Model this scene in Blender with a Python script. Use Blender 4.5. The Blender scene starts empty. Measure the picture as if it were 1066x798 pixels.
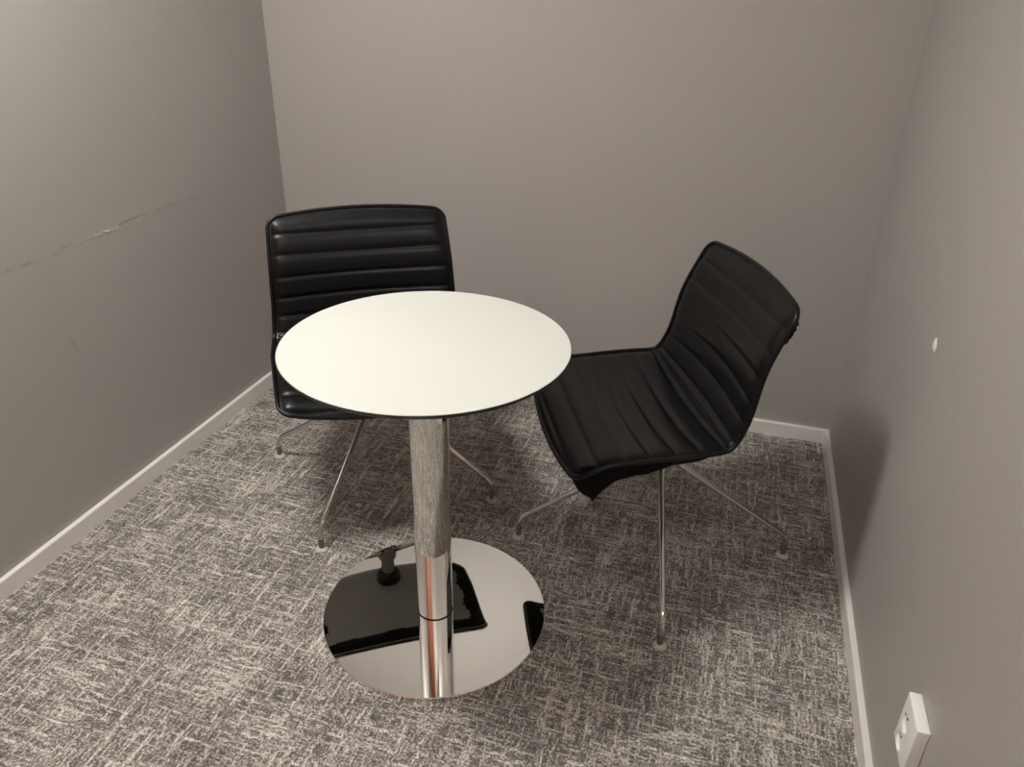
import bpy, bmesh, math, random
from mathutils import Vector, Matrix
random.seed(4)
S = bpy.context.scene
C = S.collection

# ------------------------------------------------------------------ camera
F_PX = 796.4765
cam_d = bpy.data.cameras.new('camera')
cam_d.sensor_fit = 'HORIZONTAL'; cam_d.sensor_width = 36.0
cam_d.lens = F_PX / 1066 * 36.0
cam_d.clip_start = 0.02
cam = bpy.data.objects.new('camera', cam_d); C.objects.link(cam)
RV = Vector((0.95747404, 0.28778935, 0.02051198))
UV = Vector((-0.15095064, 0.43908647, 0.88567318))
FV = Vector((-0.24588078, 0.85110538, -0.46385588))
M = Matrix(((RV.x, UV.x, -FV.x, 0), (RV.y, UV.y, -FV.y, 0), (RV.z, UV.z, -FV.z, 1.396115), (0, 0, 0, 1)))
cam.matrix_world = M
S.camera = cam

# ------------------------------------------------------------------ world / exposure
w = bpy.data.worlds.new('world'); S.world = w; w.use_nodes = True
w.node_tree.nodes['Background'].inputs[0].default_value = (0.9, 0.87, 0.82, 1)
w.node_tree.nodes['Background'].inputs[1].default_value = 0.05
S.view_settings.view_transform = 'Standard'; S.view_settings.look = 'None'
S.view_settings.gamma = 1.0; S.view_settings.use_curve_mapping = False
S.view_settings.exposure = 0.0
LAMPS = [(-1.14, 1.04, 74.0), (0.08, 0.0, 17.0)]; LAMP_SIZE = 0.40  # second entry: unseen fill panel, added to brighten the left and near right walls
LAMP_COL = (1.0, 0.965, 0.915)

# room numbers (metres; camera foot at the origin)
XL, XR, YB, YF, ZC = -1.6230, 0.4222, 2.4967, -0.45, 2.45
HB, TK = 0.0506, 0.0136

# ------------------------------------------------------------------ helpers
def tag(o, label=None, cat=None, group=None, kind=None):
    if label: o['label'] = label
    if cat: o['category'] = cat
    if group: o['group'] = group
    if kind: o['kind'] = kind
    return o

def obj(name, bm, m, parent=None, smooth=False, autos=None):
    bmesh.ops.recalc_face_normals(bm, faces=bm.faces[:])
    me = bpy.data.meshes.new(name); bm.to_mesh(me); bm.free()
    o = bpy.data.objects.new(name, me); C.objects.link(o)
    if m: me.materials.append(m)
    if smooth or autos:
        for p in me.polygons: p.use_smooth = True
    if autos:
        me.set_sharp_from_angle(angle=math.radians(autos))
    if parent: o.parent = parent
    return o

def thing(name, label, cat, loc=(0, 0, 0), rz=0, group=None):
    o = bpy.data.objects.new(name, None); C.objects.link(o)
    o.empty_display_size = .1
    o.location = loc; o.rotation_euler = (0, 0, rz)
    return tag(o, label, cat, group)

def add_box(bm, x0, x1, y0, y1, z0, z1, bev=0, seg=2):
    r = bmesh.ops.create_cube(bm, size=1, matrix=Matrix.Translation(((x0+x1)/2, (y0+y1)/2, (z0+z1)/2)) @
                              Matrix.Diagonal((x1-x0, y1-y0, z1-z0, 1)))
    if bev:
        es = list({e for v in r['verts'] for e in v.link_edges})
        bmesh.ops.bevel(bm, geom=es, offset=bev, segments=seg, affect='EDGES', profile=.5)

def add_lathe(bm, prof, n=96, cx=0, cy=0, cap=True):
    rings = []
    for r, z in prof:
        if r < 1e-6:
            rings.append([bm.verts.new((cx, cy, z))])
        else:
            rings.append([bm.verts.new((cx+r*math.cos(2*math.pi*i/n), cy+r*math.sin(2*math.pi*i/n), z)) for i in range(n)])
    for a, b in zip(rings, rings[1:]):
        if len(a) == 1 and len(b) == 1: continue
        for i in range(n):
            j = (i+1) % n
            if len(a) == 1: bm.faces.new((a[0], b[i], b[j]))
            elif len(b) == 1: bm.faces.new((a[i], a[j], b[0]))
            else: bm.faces.new((a[i], a[j], b[j], b[i]))
    if cap:
        if len(rings[0]) > 1: bm.faces.new(rings[0])
        if len(rings[-1]) > 1: bm.faces.new(rings[-1])

def add_tube(bm, pts, rad, n=16, closed=False, cap=True):
    pts = [Vector(p) for p in pts]; N = len(pts)
    rads = rad if isinstance(rad, (list, tuple)) else [rad]*N
    rings = []; nrm = None
    for i in range(N):
        if closed: t = pts[(i+1) % N] - pts[i-1]
        else: t = pts[min(i+1, N-1)] - pts[max(i-1, 0)]
        t.normalize()
        if nrm is None:
            a = Vector((0, 0, 1)) if abs(t.z) < .9 else Vector((1, 0, 0))
            nrm = t.cross(a).normalized()
        nrm = (nrm - t*nrm.dot(t)).normalized(); b = t.cross(nrm)
        rings.append([bm.verts.new(pts[i] + rads[i]*(math.cos(2*math.pi*k/n)*nrm + math.sin(2*math.pi*k/n)*b)) for k in range(n)])
    rr = rings + ([rings[0]] if closed else [])
    for a, b in zip(rr, rr[1:]):
        for k in range(n):
            bm.faces.new((a[k], a[(k+1) % n], b[(k+1) % n], b[k]))
    if cap and not closed:
        bm.faces.new(rings[0]); bm.faces.new(rings[-1])

# ------------------------------------------------------------------ materials
def mat(name):
    m = bpy.data.materials.new(name); m.use_nodes = True
    nt = m.node_tree; b = nt.nodes['Principled BSDF']
    return m, nt, b
def node(nt, typ, **kw):
    n = nt.nodes.new(typ)
    for k, v in kw.items(): setattr(n, k, v)
    return n
def math_n(nt, op, a, b=None, c=None, clamp=False):
    n = nt.nodes.new('ShaderNodeMath'); n.operation = op; n.use_clamp = clamp
    for i, v in enumerate((a, b, c)):
        if v is None: continue
        if isinstance(v, (int, float)): n.inputs[i].default_value = v
        else: nt.links.new(v, n.inputs[i])
    return n.outputs[0]
def noise(nt, vec, scale, detail=2, rough=.5, sc=None, loc=None):
    if sc or loc:
        mp = nt.nodes.new('ShaderNodeMapping')
        mp.inputs['Scale'].default_value = sc or (1, 1, 1)
        if loc: mp.inputs['Location'].default_value = loc
        nt.links.new(vec, mp.inputs['Vector']); vec = mp.outputs[0]
    n = nt.nodes.new('ShaderNodeTexNoise'); nt.links.new(vec, n.inputs['Vector'])
    n.inputs['Scale'].default_value = scale; n.inputs['Detail'].default_value = detail
    n.inputs['Roughness'].default_value = rough
    return n.outputs[0]
def mixc(nt, fac, a, b):
    n = nt.nodes.new('ShaderNodeMix'); n.data_type = 'RGBA'
    for k, v in ((0, fac), (6, a), (7, b)):
        if isinstance(v, (tuple, list)): n.inputs[k].default_value = (*v[:3], 1)
        elif isinstance(v, (int, float)): n.inputs[k].default_value = v
        else: nt.links.new(v, n.inputs[k])
    return n.outputs[2]
def bump(nt, b, h, strength, dist):
    n = nt.nodes.new('ShaderNodeBump'); n.inputs['Strength'].default_value = strength
    n.inputs['Distance'].default_value = dist
    nt.links.new(h, n.inputs['Height']); nt.links.new(n.outputs[0], b.inputs['Normal'])

WALL = (0.425, 0.403, 0.382)
def wall_mat(name, marks=()):
    """painted plaster; marks = line scuffs (axis pair in the wall plane: y,z), each with a tone and a height"""
    m, nt, b = mat(name)
    tc = node(nt, 'ShaderNodeTexCoord').outputs['Object']
    fine = noise(nt, tc, 260, 2, .5)
    roll = noise(nt, tc, 34, 3, .55)
    big = noise(nt, tc, 1.7, 2, .5)
    col = mixc(nt, big, tuple(v*.965 for v in WALL), tuple(v*1.03 for v in WALL))
    h = math_n(nt, 'ADD', math_n(nt, 'MULTIPLY', fine, .45), math_n(nt, 'MULTIPLY', roll, .55))
    sep = node(nt, 'ShaderNodeSeparateXYZ'); nt.links.new(tc, sep.inputs[0])
    Y, Z = sep.outputs[1], sep.outputs[2]
    for (y0, z0, y1, z1, half, amount, tone, frq, dz) in marks:
        dy, dzz = y1-y0, z1-z0; L = math.hypot(dy, dzz); uy, uz = dy/L, dzz/L
        ay = math_n(nt, 'SUBTRACT', Y, y0); az = math_n(nt, 'SUBTRACT', Z, z0)
        along = math_n(nt, 'ADD', math_n(nt, 'MULTIPLY', ay, uy), math_n(nt, 'MULTIPLY', az, uz))
        across = math_n(nt, 'SUBTRACT', math_n(nt, 'MULTIPLY', az, uy), math_n(nt, 'MULTIPLY', ay, uz))
        wob = noise(nt, tc, frq*.35, 2, .5)
        across = math_n(nt, 'ADD', across, math_n(nt, 'MULTIPLY', math_n(nt, 'SUBTRACT', wob, .5), half*3.0))
        a = math_n(nt, 'DIVIDE', math_n(nt, 'ABSOLUTE', across), half)
        band = math_n(nt, 'SUBTRACT', 1.0, a, clamp=True)
        e0 = math_n(nt, 'MULTIPLY', along, 25, clamp=True)
        e1 = math_n(nt, 'MULTIPLY', math_n(nt, 'SUBTRACT', L, along), 25, clamp=True)
        brk = noise(nt, tc, frq, 3, .6)
        brk = math_n(nt, 'MULTIPLY', math_n(nt, 'SUBTRACT', brk, .41), 6, clamp=True)
        f = math_n(nt, 'MULTIPLY', math_n(nt, 'MULTIPLY', band, brk), math_n(nt, 'MULTIPLY', e0, e1))
        col = mixc(nt, math_n(nt, 'MULTIPLY', f, amount), col, tone)
        if dz: h = math_n(nt, 'ADD', h, math_n(nt, 'MULTIPLY', f, dz))
    nt.links.new(col, b.inputs['Base Color'])
    b.inputs['Roughness'].default_value = .46
    b.inputs['Specular IOR Level'].default_value = .42
    bump(nt, b, h, .5, .0026)
    return m

def make_carpet():
    m, nt, b = mat('woven_carpet')
    tc = node(nt, 'ShaderNodeTexCoord').outputs['Object']
    # slight wander so that the woven blocks do not line up as a grid
    nz = node(nt, 'ShaderNodeTexNoise'); nz.inputs['Scale'].default_value = 38; nz.inputs['Detail'].default_value = 2
    nt.links.new(tc, nz.inputs['Vector'])
    wv = node(nt, 'ShaderNodeVectorMath', operation='MULTIPLY_ADD')
    nt.links.new(nz.outputs['Color'], wv.inputs[0]); wv.inputs[1].default_value = (.011, .011, 0); nt.links.new(tc, wv.inputs[2])
    def threads(cell, sc, loc):
        sn = node(nt, 'ShaderNodeVectorMath', operation='SNAP'); nt.links.new(wv.outputs[0], sn.inputs[0]); sn.inputs[1].default_value = cell
        wn = node(nt, 'ShaderNodeTexWhiteNoise', noise_dimensions='3D')
        ad = node(nt, 'ShaderNodeVectorMath', operation='ADD'); nt.links.new(sn.outputs[0], ad.inputs[0]); ad.inputs[1].default_value = loc
        nt.links.new(ad.outputs[0], wn.inputs['Vector'])
        return wn.outputs[0], noise(nt, wv.outputs[0], 1, 2, .6, sc=sc, loc=loc)
    wx, nx = threads((.017, .0042, 1), (6, 95, 1), (9.1, 1.7, 4))
    wy, ny = threads((.0042, .017, 1), (95, 6, 1), (5.1, 11.7, 6))
    pa = noise(nt, tc, 7.0, 2, .5)
    pb = noise(nt, tc, 8.5, 2, .5, loc=(4, 2, 9))
    fine = noise(nt, tc, 420, 1, .5)
    mid = noise(nt, tc, 190, 2, .6)
    sub = lambda v, k: math_n(nt, 'MULTIPLY', math_n(nt, 'SUBTRACT', v, .5), k)
    a = math_n(nt, 'ADD', math_n(nt, 'ADD', math_n(nt, 'ADD', .47, sub(wx, .26)), sub(pa, .34)), sub(nx, .80))
    c = math_n(nt, 'ADD', math_n(nt, 'ADD', math_n(nt, 'ADD', .47, sub(wy, .26)), sub(pb, .34)), sub(ny, .80))
    t = math_n(nt, 'MAXIMUM', a, c)
    t = math_n(nt, 'ADD', t, math_n(nt, 'ADD', sub(fine, .6), sub(mid, .85)))
    rp = node(nt, 'ShaderNodeValToRGB'); nt.links.new(t, rp.inputs[0])
    el = rp.color_ramp.elements
    el[0].position = .34; el[0].color = (.120, .107, .100, 1)
    el[1].position = .90; el[1].color = (.95, .92, .80, 1)
    e = rp.color_ramp.elements.new(.52); e.color = (.27, .247, .230, 1)
    e = rp.color_ramp.elements.new(.66); e.color = (.62, .585, .525, 1)
    nt.links.new(rp.outputs[0], b.inputs['Base Color'])
    b.inputs['Roughness'].default_value = .95
    b.inputs['Specular IOR Level'].default_value = .1
    h = math_n(nt, 'ADD', math_n(nt, 'MULTIPLY', t, .6), math_n(nt, 'MULTIPLY', fine, .6))
    bump(nt, b, h, .6, .004)
    return m

def simple(name, col, rough=.5, metal=0, spec=.5, tex=None, bumpv=None):
    m, nt, b = mat(name)
    tc = node(nt, 'ShaderNodeTexCoord').outputs['Object']
    n = noise(nt, tc, (tex or 20), 3, .55)
    nt.links.new(mixc(nt, n, tuple(v*.95 for v in col), tuple(min(1, v*1.05) for v in col)), b.inputs['Base Color'])
    b.inputs['Roughness'].default_value = rough; b.inputs['Metallic'].default_value = metal
    b.inputs['Specular IOR Level'].default_value = spec
    if bumpv: bump(nt, b, noise(nt, tc, bumpv[0], 3, .55), bumpv[1], bumpv[2])
    return m

def make_chrome(name, smudge, tone=(.86, .845, .82)):
    m, nt, b = mat(name)
    tc = node(nt, 'ShaderNodeTexCoord').outputs['Object']
    n = noise(nt, tc, 9, 5, .65); d = noise(nt, tc, 160, 2, .6)
    spots = math_n(nt, 'MULTIPLY', math_n(nt, 'SUBTRACT', d, .66), 5, clamp=True)
    r = math_n(nt, 'ADD', math_n(nt, 'MULTIPLY', math_n(nt, 'SUBTRACT', n, .45), smudge, clamp=True),
               math_n(nt, 'MULTIPLY', spots, smudge*1.2))
    nt.links.new(math_n(nt, 'ADD', r, .018), b.inputs['Roughness'])
    b.inputs['Base Color'].default_value = (*tone, 1)
    b.inputs['Metallic'].default_value = 1
    return m

def make_leather():
    m, nt, b = mat('black_leather')
    tc = node(nt, 'ShaderNodeTexCoord').outputs['Object']
    v = node(nt, 'ShaderNodeTexVoronoi'); v.inputs['Scale'].default_value = 420
    nt.links.new(tc, v.inputs['Vector'])
    n = noise(nt, tc, 14, 3, .6)
    nt.links.new(mixc(nt, n, (.0035, .0036, .0039), (.006, .0061, .0065)), b.inputs['Base Color'])
    b.inputs['Roughness'].default_value = .29
    b.inputs['Specular IOR Level'].default_value = .29
    h = math_n(nt, 'ADD', math_n(nt, 'MULTIPLY', v.outputs['Distance'], .4), math_n(nt, 'MULTIPLY', n, 2.0))
    bump(nt, b, h, .22, .0012)
    return m

def make_wood(name, c0, c1):
    m, nt, b = mat(name)
    tc = node(nt, 'ShaderNodeTexCoord').outputs['Object']
    n = noise(nt, tc, 1, 4, .6, sc=(40, 40, 2.2))
    nt.links.new(mixc(nt, n, c0, c1), b.inputs['Base Color'])
    b.inputs['Roughness'].default_value = .45
    bump(nt, b, n, .15, .001)
    return m

def emit(name, col, strength):
    m, nt, b = mat(name)
    b.inputs['Base Color'].default_value = (.9, .9, .88, 1)
    b.inputs['Emission Color'].default_value = (*col, 1)
    b.inputs['Emission Strength'].default_value = strength
    return m

left_marks = [
    # y0, z0, y1, z1, half width, strength, tone, breakup scale, height
    (1.27, .764, 1.52, .772, .010, .45, (.24, .21, .19), 34, -.4),
    (1.30, .767, 1.33, .769, .0035, 1.0, (.66, .62, .57), 60, .6),
    (1.50, .772, 1.82, .780, .007, .30, (.52, .48, .44), 60, .4),
    (1.575, .775, 1.685, .779, .0055, 1.0, (.80, .77, .72), 95, 1.4),
    (1.64, .786, 1.80, .781, .006, .75, (.20, .175, .155), 34, -.8),
    (1.78, .79, 2.10, .783, .008, .35, (.30, .27, .245), 24, .4),
    (1.425, .565, 1.445, .49, .006, .45, (.20, .175, .155), 22, 0),
    (1.73, .42, 1.76, .452, .006, .50, (.20, .175, .155), 22, 0),
    (1.655, .418, 1.66, .45, .006, .45, (.20, .175, .155), 24, 0),
    (1.36, .100, 1.40, .118, .004, .8, (.13, .11, .10), 60, 0),
]
right_marks = [
    (1.75, .80, 1.60, .79, .005, .35, (.46, .42, .38), 30, .3),
    (1.52, .70, 1.46, .64, .004, .25, (.22, .19, .17), 30, 0),
]
M_wall = wall_mat('taupe_wall_paint')
M_wall_l = wall_mat('scuffed_taupe_wall_paint', left_marks)
M_wall_r = wall_mat('chipped_taupe_wall_paint', right_marks)
M_carpet = make_carpet()
M_base = simple('white_skirting_paint', (.84, .82, .785), .38, tex=6)
M_ceil = simple('white_ceiling_paint', (.78, .76, .72), .9, spec=.2, tex=4, bumpv=(180, .2, .001))
M_lam = simple('matt_white_laminate', (.66, .675, .625), .42, spec=.4, tex=3)
M_edge = simple('black_laminate_edge', (.012, .012, .012), .4)
M_chrome = make_chrome('polished_chrome', .04)
M_plate = make_chrome('polished_steel_plate', .10, (.95, .935, .90))
M_leg = make_chrome('chrome_tube', .06, (.66, .65, .635))
M_leather = make_leather()
M_black = simple('black_plastic', (.010, .010, .010), .5, spec=.35)
M_shell = simple('charcoal_shell_plastic', (.26, .255, .245), .5, spec=.35)
M_fabric = simple('black_cloth', (.005, .005, .005), .85, spec=.15, tex=60, bumpv=(220, .3, .001))
M_glide = simple('translucent_grey_plastic', (.62, .58, .51), .4)
M_sleeve = simple('dark_grey_rubber', (.14, .137, .13), .4)
M_socket = simple('white_socket_plastic', (.92, .915, .895), .3)
M_hole = simple('dark_pin_hole', (.03, .028, .026), .6)
M_wood = make_wood('oiled_red_oak', (.40, .13, .065), (.52, .19, .10))
M_alu = simple('white_lamp_frame', (.8, .79, .77), .4)
M_chip = simple('bare_plaster', (.86, .83, .78), .9, tex=90, bumpv=(300, .6, .002))
M_steel = simple('brushed_handle_steel', (.6, .59, .57), .3, metal=1)

# ------------------------------------------------------------------ the room
def slab(name, dims, m, kind='structure', parent=None):
    bm = bmesh.new(); add_box(bm, *dims)
    o = obj(name, bm, m, parent)
    if not parent: o['kind'] = kind
    return o
T = .1
slab('floor', (XL-T, XR+T, YF-T, YB+T, -.08, 0), M_carpet)
slab('ceiling', (XL-T, XR+T, YF-T, YB+T, ZC, ZC+.08), M_ceil)
slab('wall_left', (XL-T, XL, YF-T, YB+T, 0, ZC), M_wall_l)
wr = slab('wall_right', (XR, XR+T, YF-T, YB+T, 0, ZC), M_wall_r)
slab('wall_back', (XL, XR, YB, YB+T, 0, ZC), M_wall)
DX0, DX1, DH = -1.60, -.46, 2.40
bm = bmesh.new()
add_box(bm, XL, DX0, YF-T, YF, 0, ZC); add_box(bm, DX1, XR, YF-T, YF, 0, ZC); add_box(bm, DX0, DX1, YF-T, YF, DH, ZC)
obj('wall_front', bm, M_wall)['kind'] = 'structure'
# door in the wall behind the camera
bm = bmesh.new(); add_box(bm, DX0+.045, DX1-.045, YF-.07, YF-.025, .006, DH-.045, .002)
door = obj('door_1', bm, M_wood); door['kind'] = 'structure'
bm = bmesh.new()
hx = DX1-.12
add_lathe(bm, [(.026, 0), (.026, .008), (.010, .010), (.010, .045)], 24)
bmesh.ops.rotate(bm, verts=bm.verts, matrix=Matrix.Rotation(math.radians(-90), 3, 'X'))
bmesh.ops.translate(bm, verts=bm.verts, vec=(hx, YF-.025, 1.02))
add_tube(bm, [(hx, YF+.018, 1.02), (hx-.02, YF+.022, 1.02), (hx-.13, YF+.022, 1.02)], .009, 12)
obj('door_handle', bm, M_steel, door, autos=40)
bm = bmesh.new()
add_box(bm, DX0, DX0+.045, YF-T, YF+.012, 0, DH, .003); add_box(bm, DX1-.045, DX1, YF-T, YF+.012, 0, DH, .003)
add_box(bm, DX0+.045, DX1-.045, YF-T, YF+.012, DH-.045, DH, .003)
obj('trim_1', bm, M_wood)['kind'] = 'structure'

# skirting boards: rounded top edge
def skirting(name, p0, p1, inward):
    p0, p1, n = Vector(p0), Vector(p1), Vector(inward)
    prof = [(0, 0), (TK, 0), (TK, HB-.003), (TK-.0012, HB-.0008), (TK-.003, HB), (0, HB)]
    bm = bmesh.new()
    A = [bm.verts.new(p0 + n*a + Vector((0, 0, z))) for a, z in prof]
    B = [bm.verts.new(p1 + n*a + Vector((0, 0, z))) for a, z in prof]
    k = len(prof)
    for i in range(k): bm.faces.new((A[i], A[(i+1) % k], B[(i+1) % k], B[i]))
    bm.faces.new(A); bm.faces.new(B)
    o = obj(name, bm, M_base); o['kind'] = 'structure'
    return o
skirting('baseboard_left', (XL, YF, 0), (XL, YB, 0), (1, 0, 0))
skirting('baseboard_right', (XR, YF, 0), (XR, YB, 0), (-1, 0, 0))
skirting('baseboard_back', (XL+TK, YB, 0), (XR-TK, YB, 0), (0, -1, 0))

# chipped patch of paint on the right wall
bm = bmesh.new()
yc, zc = 1.581, .7735
CW, CHH = 1.5, .72
pts = [(-.006, -.020), (-.001, -.016), (.004, -.021), (.009, -.015), (.011, -.002), (.007, .010), (.001, .020), (-.003, .013), (-.009, .005), (-.010, -.009)]
vo = [bm.verts.new((XR, yc+a*CW, zc+b*CHH)) for a, b in pts]
vi = [bm.verts.new((XR-.0018, yc+a*CW*.72, zc+b*CHH*.78)) for a, b in pts]
vc = bm.verts.new((XR-.0024, yc, zc))
for i in range(len(pts)):
    j = (i+1) % len(pts)
    bm.faces.new((vo[i], vo[j], vi[j], vi[i])); bm.faces.new((vi[i], vi[j], vc))
bm.faces.new(vo)
o = obj('paint_chip', bm, M_chip, wr); o['label'] = 'small white chip of bare plaster in the wall paint'

# ------------------------------------------------------------------ ceiling light and added fill panel
h = LAMP_SIZE/2
LAMP_LABELS = ['square white ceiling light panel above the round table', 'added fill light, an unseen square ceiling panel by the right wall, near the door end']
for (lx, ly, lp), lb in zip(LAMPS, LAMP_LABELS):
    lt = thing('ceiling_and_fill_light', lb, 'ceiling light', (lx, ly, ZC), 0, 'ceiling light panels')
    bm = bmesh.new()
    for a in ((-h-.02, h+.02, -h-.02, -h), (-h-.02, h+.02, h, h+.02), (-h-.02, -h, -h, h), (h, h+.02, -h, h)):
        add_box(bm, a[0], a[1], a[2], a[3], -.030, 0)
    obj('frame', bm, M_alu, lt)
    bm = bmesh.new(); add_box(bm, -h, h, -h, h, -.024, -.016)
    obj('diffuser', bm, emit('lamp_diffuser', LAMP_COL, lp), lt)

# ------------------------------------------------------------------ round table
TX, TY, TH, RT, RB = -.5701, 1.3284, .735, .3005, .2745
tb = thing('round_table', 'small round pedestal table with white top and mirror polished round base', 'table', (TX, TY, 0))
bm = bmesh.new()
add_lathe(bm, [(0, TH-.0135), (RT-.016, TH-.0135), (RT-.008, TH-.0120), (RT-.001, TH-.0045), (RT, TH-.003), (RT, TH-.0016), (RT-.0008, TH-.0008), (0, TH-.0008)], 160)
obj('tabletop', bm, M_edge, tb, autos=35)['label'] = 'black bevelled core of the round top'
bm = bmesh.new()
add_lathe(bm, [(0, TH-.0008), (RT-.0012, TH-.0008), (RT-.0018, TH), (0, TH)], 160)
obj('laminate_surface', bm, M_lam, tb, autos=35)['label'] = 'matt white laminate surface'
bm = bmesh.new()
add_box(bm, -.13, .13, -.13, .13, TH-.0185, TH-.0136, .002)
add_lathe(bm, [(.055, TH-.030), (.055, TH-.0186)], 48)
obj('mounting_plate', bm, M_black, tb, autos=35)
bm = bmesh.new()
add_lathe(bm, [(.0435, .0085), (.0435, TH-.026)], 96)
obj('column', bm, M_chrome, tb, autos=35)['label'] = 'polished chrome column'
bm = bmesh.new()
add_lathe(bm, [(0, .0), (RB-.002, 0), (RB, .0015), (RB, .0065), (RB-.0015, .008), (0, .008)], 160)
obj('base_plate', bm, M_plate, tb, autos=35)['label'] = 'mirror polished round steel base plate'
bm = bmesh.new()
add_lathe(bm, [(.0437, .0081), (.0447, .0088), (.0447, .0100), (.0437, .0108)], 96, cap=False)
obj('column_ring', bm, M_black, tb, autos=35)

# ------------------------------------------------------------------ chair shell surface (shared by both chairs)
PROF = [(.2914, .4151), (.2161, .442), (.1163, .4457), (.0171, .4474), (-.0706, .4602), (-.1156, .5368), (-.1321, .6666), (-.1756, .7988)]
WS = [.2707, .2764, .2618, .2491]; CU = [.0216, .033, .0328, .0136]
RC, BF, BT = .0306, .0258, .0204
def catmull(P, n=14):
    Q = [(2*P[0][0]-P[1][0], 2*P[0][1]-P[1][1])] + P + [(2*P[-1][0]-P[-2][0], 2*P[-1][1]-P[-2][1])]
    o = []
    for i in range(len(P)-1):
        p0, p1, p2, p3 = Q[i:i+4]
        for k in range(n):
            t = k/n
            o.append(tuple(.5*(2*p1[d]+(p2[d]-p0[d])*t+(2*p0[d]-5*p1[d]+4*p2[d]-p3[d])*t*t+(3*p1[d]-p0[d]-3*p2[d]+p3[d])*t**3) for d in (0, 1)))
    o.append(P[-1]); return o
PR = catmull(PROF); DS = [0]
for a, b in zip(PR, PR[1:]): DS.append(DS[-1]+math.hypot(b[0]-a[0], b[1]-a[1]))
LEN = DS[-1]
def interp(x, xs, ys):
    if x <= xs[0]: return ys[0]
    for i in range(len(xs)-1):
        if x <= xs[i+1]: return ys[i]+(ys[i+1]-ys[i])*(x-xs[i])/(xs[i+1]-xs[i])
    return ys[-1]
PY = [p[0] for p in PR]; PZ = [p[1] for p in PR]
TGY, TGZ = [], []
for i in range(len(PR)):
    a = PR[max(i-1, 0)]; b = PR[min(i+1, len(PR)-1)]; l = math.hypot(b[0]-a[0], b[1]-a[1])
    TGY.append((b[0]-a[0])/l); TGZ.append((b[1]-a[1])/l)
KN = [0, .35*LEN, .65*LEN, LEN]
def surf(s, u, off=0.0):
    """point of the shell: s along the profile (front edge to top of back), u across (-1..1), off along the sitter's side normal"""
    sc = min(max(s, 0), LEN)
    ww = interp(sc, KN, WS); k = interp(sc, KN, CU)*u*u + off
    ty, tz = interp(sc, DS, TGY), interp(sc, DS, TGZ)
    y = interp(sc, DS, PY)+ty*(s-sc); z = interp(sc, DS, PZ)+tz*(s-sc)
    return Vector((u*ww, y+tz*k, z-ty*k))
def drop(u, ww):
    e = max(0, abs(u)*ww-(ww-RC)); return RC-math.sqrt(max(0, RC*RC-e*e))
def s_lim(u):
    return -BF*(1-u*u)+drop(u, WS[0]), LEN+BT*(1-u*u)-drop(u, WS[3])
SEAM0, SEAMP = .055, .0572
BEND = .341          # crease where the seat padding meets the back padding
def pad(s, u):
    """quilted padding height: ribs between seams, falling to the welt at the rim"""
    smin, smax = s_lim(u)
    t = ((s-SEAM0)/SEAMP) % 1.0
    d = min(t, 1-t)*SEAMP
    if .341 < s < .3982: d = min(d, abs(s-.3696)*1.3)
    g = 1-math.exp(-(d/.0065)**1.0)
    if s > LEN-.07 or s < SEAM0-.04: pass
    ww = interp(min(max(s, 0), LEN), KN, WS)
    e = min((1-abs(u))*ww, s-smin, smax-s)
    top = smax-s
    rim = 1-math.exp(-max(0, e-.006)/.011)
    rim *= 1-.75*math.exp(-(max(0, top)/.032)**2)
    return .002 + rim*(.0050 + .0062*g)

def shell_mesh(v0, v1, nu=46, step=.0034):
    """padded strip of the cover between two heights of the profile (None = to the rim)"""
    bm = bmesh.new()
    us = [math.sin(math.pi*(i/nu-.5)) for i in range(nu+1)]
    n = int((LEN if v1 is None else v1)/step) if v0 is None else int((LEN-v0)/step)
    topg, botg = [], []
    for u in us:
        a, b = s_lim(u)
        if v0 is not None: a = v0
        if v1 is not None: b = v1
        uu = u*.988
        ct, cb = [], []
        for j in range(n+1):
            s = a+(b-a)*j/n
            ct.append(bm.verts.new(surf(s, uu, pad(s, u))))
            cb.append(bm.verts.new(surf(s, uu, -.001)))
        topg.append(ct); botg.append(cb)
    for i in range(nu):
        for j in range(n):
            bm.faces.new((topg[i][j], topg[i+1][j], topg[i+1][j+1], topg[i][j+1]))
            bm.faces.new((botg[i][j], botg[i][j+1], botg[i+1][j+1], botg[i+1][j]))
    for i in range(nu):
        for j in (0, n):
            bm.faces.new((topg[i][j], topg[i+1][j], botg[i+1][j], botg[i][j]))
    for i in (0, nu):
        for j in range(n):
            bm.faces.new((topg[i][j], topg[i][j+1], botg[i][j+1], botg[i][j]))
    return bm

def rim_path(off=0.0, grow=0.0):
    pts = []
    nn = 60
    us = [math.sin(math.pi*(i/nn-.5)) for i in range(nn+1)]
    for u in us: pts.append(surf(s_lim(u)[0]-grow, u*(1+grow*3), off))
    ns = 70
    for i in range(1, ns):
        s = RC+(LEN-2*RC)*i/ns; pts.append(surf(s, 1+grow*3, off))
    for u in reversed(us): pts.append(surf(s_lim(u)[1]+grow, u*(1+grow*3), off))
    for i in range(1, ns):
        s = LEN-RC-(LEN-2*RC)*i/ns; pts.append(surf(s, -1-grow*3, off))
    # drop points that coincide
    out = [pts[0]]
    for p in pts[1:]:
        if (p-out[-1]).length > .0015: out.append(p)
    if (out[0]-out[-1]).length < .0015: out.pop()
    return out

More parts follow.
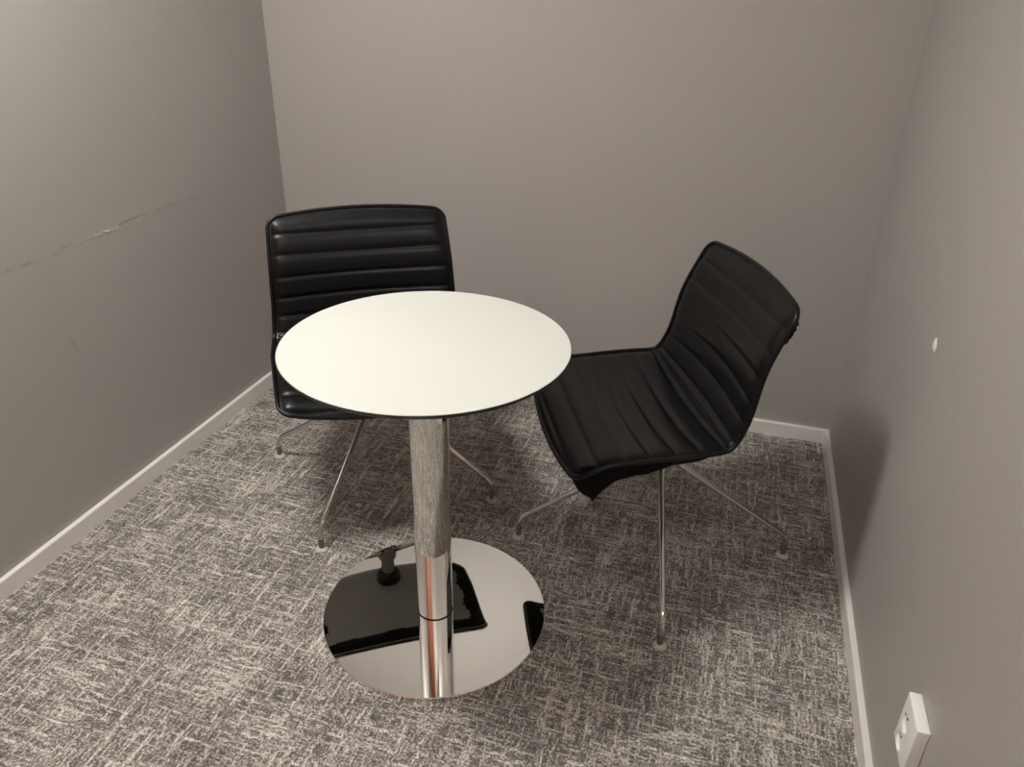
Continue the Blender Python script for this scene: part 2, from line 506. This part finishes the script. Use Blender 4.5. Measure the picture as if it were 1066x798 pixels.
def back_shell_mesh(nu=36, n=90):
    bm = bmesh.new()
    us = [math.sin(math.pi*(i/nu-.5)) for i in range(nu+1)]
    A, B = [], []
    for u in us:
        a, b = s_lim(u); ca, cb = [], []
        for j in range(n+1):
            s = a+(b-a)*j/n
            e = min((1-abs(u))*.26, s-a, b-s)
            th = .004+.011*(1-math.exp(-max(0, e)/.02))
            ca.append(bm.verts.new(surf(s, u*.99, -.0012))); cb.append(bm.verts.new(surf(s, u*.985, -.0012-th)))
        A.append(ca); B.append(cb)
    for i in range(nu):
        for j in range(n):
            bm.faces.new((A[i][j], A[i+1][j], A[i+1][j+1], A[i][j+1]))
            bm.faces.new((B[i][j], B[i][j+1], B[i+1][j+1], B[i+1][j]))
        for j in (0, n): bm.faces.new((A[i][j], A[i+1][j], B[i+1][j], B[i][j]))
    for i in (0, nu):
        for j in range(n): bm.faces.new((A[i][j], A[i][j+1], B[i][j+1], B[i][j]))
    return bm

def hem_mesh(nu=60, n=110):
    bm = bmesh.new(); vs = {}
    us = [math.sin(math.pi*(i/nu-.5)) for i in range(nu+1)]
    def vert(i, j):
        if (i, j) not in vs:
            a, b = s_lim(us[i]); s = a+(b-a)*j/n
            e = min((1-abs(us[i]))*.26, s-a, b-s)
            vs[i, j] = bm.verts.new(surf(s, us[i]*.985, -.0030-(.004+.011*(1-math.exp(-max(0, e)/.02)))))
        return vs[i, j]
    for i in range(nu):
        for j in range(n):
            um = (us[i]+us[i+1])/2; a, b = s_lim(um); s = a+(b-a)*(j+.5)/n
            e = min((1-abs(um))*.26, s-a, b-s)
            if e < .045+.006*math.sin(s*60)+.005*math.sin(um*11+1) and e > -.001:
                bm.faces.new((vert(i, j), vert(i+1, j), vert(i+1, j+1), vert(i, j+1)))
    return bm

SPREAD, HUBZ = .3675, .300
def leg_pts(ang):
    ca, sa = math.cos(ang), math.sin(ang)
    kx = SPREAD; bz = .070
    hub = Vector((.022, 0, HUBZ)); bend = Vector((kx, 0, bz)); foot = Vector((kx, 0, .012))
    d = (hub-bend).normalized(); r = .030
    pts, rad = [foot, Vector((kx, 0, .030))], [.0070, .0070]
    p0 = bend-Vector((0, 0, r)); p2 = bend+d*r
    for i in range(9):
        t = i/8; pts.append((1-t)**2*p0+2*t*(1-t)*bend+t*t*p2); rad.append(.0072)
    for i in range(1, 9):
        t = i/8; pts.append(p2.lerp(hub, t)); rad.append(.0072+.0022*t)
    return [Vector((p.x*ca-p.y*sa, p.x*sa+p.y*ca, p.z)) for p in pts], rad

def make_chair(label, loc, rz, leg_ang):
    t = thing('side_chair', label, 'chair', loc, rz, 'black leather chairs at the round table')
    obj('seat', shell_mesh(None, BEND), M_leather, t, smooth=True)
    obj('backrest', shell_mesh(BEND, None), M_leather, t, smooth=True)
    obj('back_shell', back_shell_mesh(), M_shell, t, smooth=True)
    hm = obj('cover_hem', hem_mesh(), M_fabric, t, smooth=True)
    sd = hm.modifiers.new('thickness', 'SOLIDIFY'); sd.thickness = .0015; sd.offset = 0
    bm = bmesh.new(); add_tube(bm, rim_path(.001), .0052, 10, closed=True)
    obj('piping', bm, M_leather, t, smooth=True)
    bm = bmesh.new()
    add_lathe(bm, [(.024, .262), (.030, .266), (.032, .275), (.032, .325), (.030, .331), (.022, .334), (.022, .404)], 48)
    obj('swivel_hub', bm, M_leg, t, autos=35)
    bm = bmesh.new(); add_lathe(bm, [(.030, .398), (.038, .404), (.040, .421), (.040, .4275)], 48)
    obj('seat_bracket', bm, M_black, t, autos=35)
    for k in range(4):
        pts, rad = leg_pts(leg_ang - rz + k*math.pi/2)
        bm = bmesh.new(); add_tube(bm, pts, rad, 20)
        lg = obj('leg', bm, M_leg, t, smooth=True); lg['label'] = 'slim splayed chrome leg'
        f = pts[0]
        bm = bmesh.new()
        add_lathe(bm, [(.0150, 0), (.0172, .0015), (.0172, .0045), (.0150, .0085), (.0088, .0115)], 28, f.x, f.y)
        obj('foot_glide', bm, M_glide, lg, autos=50)['label'] = 'pale translucent plastic glide'
        bm = bmesh.new()
        add_lathe(bm, [(.0078, .0116), (.0082, .0130), (.0082, .040), (.0074, .0415)], 24, f.x, f.y)
        obj('foot_sleeve', bm, M_sleeve, lg, autos=50)['label'] = 'dark sleeve above the glide'
    return t

YAW1, YAW2 = 3.7215, 2.0120
ch1 = make_chair('black leather chair with upright ribbed back, behind the table by the left wall', (-.945, 1.811, 0), YAW1, math.radians(-.9))
# second chair: star base turned differently under the shell, so it gets its own legs
ch2 = make_chair('black leather chair turned sideways in the right corner, cover hanging loose under its seat', (-.092, 1.741, 0), YAW2, math.radians(11.7))

# loose cover cloth under the second chair: hangs below the rim along the near side and front
def skirt(u_from, parent):
    path = []
    # front edge from centre to the near corner, then along the near side
    for i in range(0, 26):
        u = -math.sin(math.pi/2*i/25); path.append((surf(s_lim(u)[0], u*.985, -.004), 'f', i/25))
    for i in range(1, 40):
        s = RC+(.33-RC)*i/39; path.append((surf(s, -.985, -.004), 's', i/39))
    bm = bmesh.new(); n = 9; rows = []
    for k, (p, side, q) in enumerate(path):
        if side == 'f': dep = .020+.050*max(0, (q-.45)/.55)**1.4
        else: dep = .070*math.exp(-(q/.10)**2)*.42 + .050*(1-q)**.75 + .010
        dep += .0022*math.sin(k*.45)+.0010*math.sin(k*1.1)
        inward = Vector((0-p.x, .05-p.y, 0)).normalized()
        row = []
        for j in range(n+1):
            t = j/n
            wv = .004*math.sin(k*.38+t*2)*t
            row.append(p+Vector((0, 0, -dep*t))+inward*(.004+.018*t*t+wv))
        rows.append(row)
    th = .0022
    V1 = [[bm.verts.new(p) for p in r] for r in rows]
    V2 = []
    for r in rows:
        V2.append([bm.verts.new(p+Vector((-p.x, .05-p.y, 0)).normalized()*th) for p in r])
    K = len(rows)
    for i in range(K-1):
        for j in range(n):
            bm.faces.new((V1[i][j], V1[i+1][j], V1[i+1][j+1], V1[i][j+1]))
            bm.faces.new((V2[i][j], V2[i][j+1], V2[i+1][j+1], V2[i+1][j]))
        for j in (0, n): bm.faces.new((V1[i][j], V1[i+1][j], V2[i+1][j], V2[i][j]))
    for i in (0, K-1):
        for j in range(n): bm.faces.new((V1[i][j], V1[i][j+1], V2[i][j+1], V2[i][j]))
    o = obj('cover_flap', bm, M_fabric, parent, smooth=True)
    o['label'] = 'loose black cloth hanging below the seat edge'
    return o
skirt(0, ch2)
# small bunch of cover cloth behind the near top corner of the back
bm = bmesh.new()
pts, rad = [], []
for i in range(13):
    s = LEN-.022-.050*i/12
    pts.append(surf(s, -.985, -.006-.0015*math.sin(i*1.9))); rad.append(.003+.0036*math.sin(math.pi*(i+.8)/14)+.0009*math.sin(i*2.3))
add_tube(bm, pts, rad, 10)
o = obj('cover_fold', bm, M_fabric, ch2, smooth=True); o['label'] = 'bunched edge of the cover behind the back'

# ------------------------------------------------------------------ wall socket
SY0, SY1, SZ0, SZ1, SD = .979, 1.0615, .249, .3545, .0205
so = thing('wall_socket', 'white double power socket low on the right wall', 'socket', (XR, (SY0+SY1)/2, (SZ0+SZ1)/2))
hy, hz = (SY1-SY0)/2, (SZ1-SZ0)/2
cent = [(.012, .0085), (.012, -.0345)]      # (y, z) of the two wells from the middle of the plate
bm = bmesh.new()
# face plate with two round wells: grid of the front face cut by circles
WR = .0172
bmp = bmesh.new()
add_box(bmp, -SD, 0, -hy, hy, -hz, hz, .0022, 3)
plate = obj('housing', bmp, M_socket, so, autos=40)
bmc = bmesh.new()
for y, z in cent:
    bmesh.ops.create_cone(bmc, cap_ends=True, segments=48, radius1=WR*.93, radius2=WR, depth=.013,
                          matrix=Matrix.Translation((-SD-.0005+.0055, y, z)) @ Matrix.Rotation(math.radians(-90), 4, 'Y'))
cut = obj('cutter', bmc, None, so)
bpy.context.view_layer.update()
md = plate.modifiers.new('b', 'BOOLEAN'); md.operation = 'DIFFERENCE'; md.object = cut; md.solver = 'EXACT'
dg = bpy.context.evaluated_depsgraph_get()
me = bpy.data.meshes.new_from_object(plate.evaluated_get(dg))
plate.modifiers.clear(); plate.data = me
for p in me.polygons: p.use_smooth = True
me.set_sharp_from_angle(angle=math.radians(30))
bpy.data.objects.remove(cut)
for y, z in cent:
    bm = bmesh.new()
    x = -SD+.0072
    bmesh.ops.create_cone(bm, cap_ends=True, segments=40, radius1=WR*.90, radius2=WR*.90, depth=.002,
                          matrix=Matrix.Translation((x-.0008, y, z)) @ Matrix.Rotation(math.radians(90), 4, 'Y'))
    sk = obj('socket_well', bm, M_socket, so, autos=40)
    for d in (-.0092, .0092):
        bm = bmesh.new()
        bmesh.ops.create_cone(bm, cap_ends=True, segments=20, radius1=.0027, radius2=.0027, depth=.001,
                              matrix=Matrix.Translation((x-.0021, y+d, z)) @ Matrix.Rotation(math.radians(90), 4, 'Y'))
        obj('pin_hole', bm, M_hole, sk)
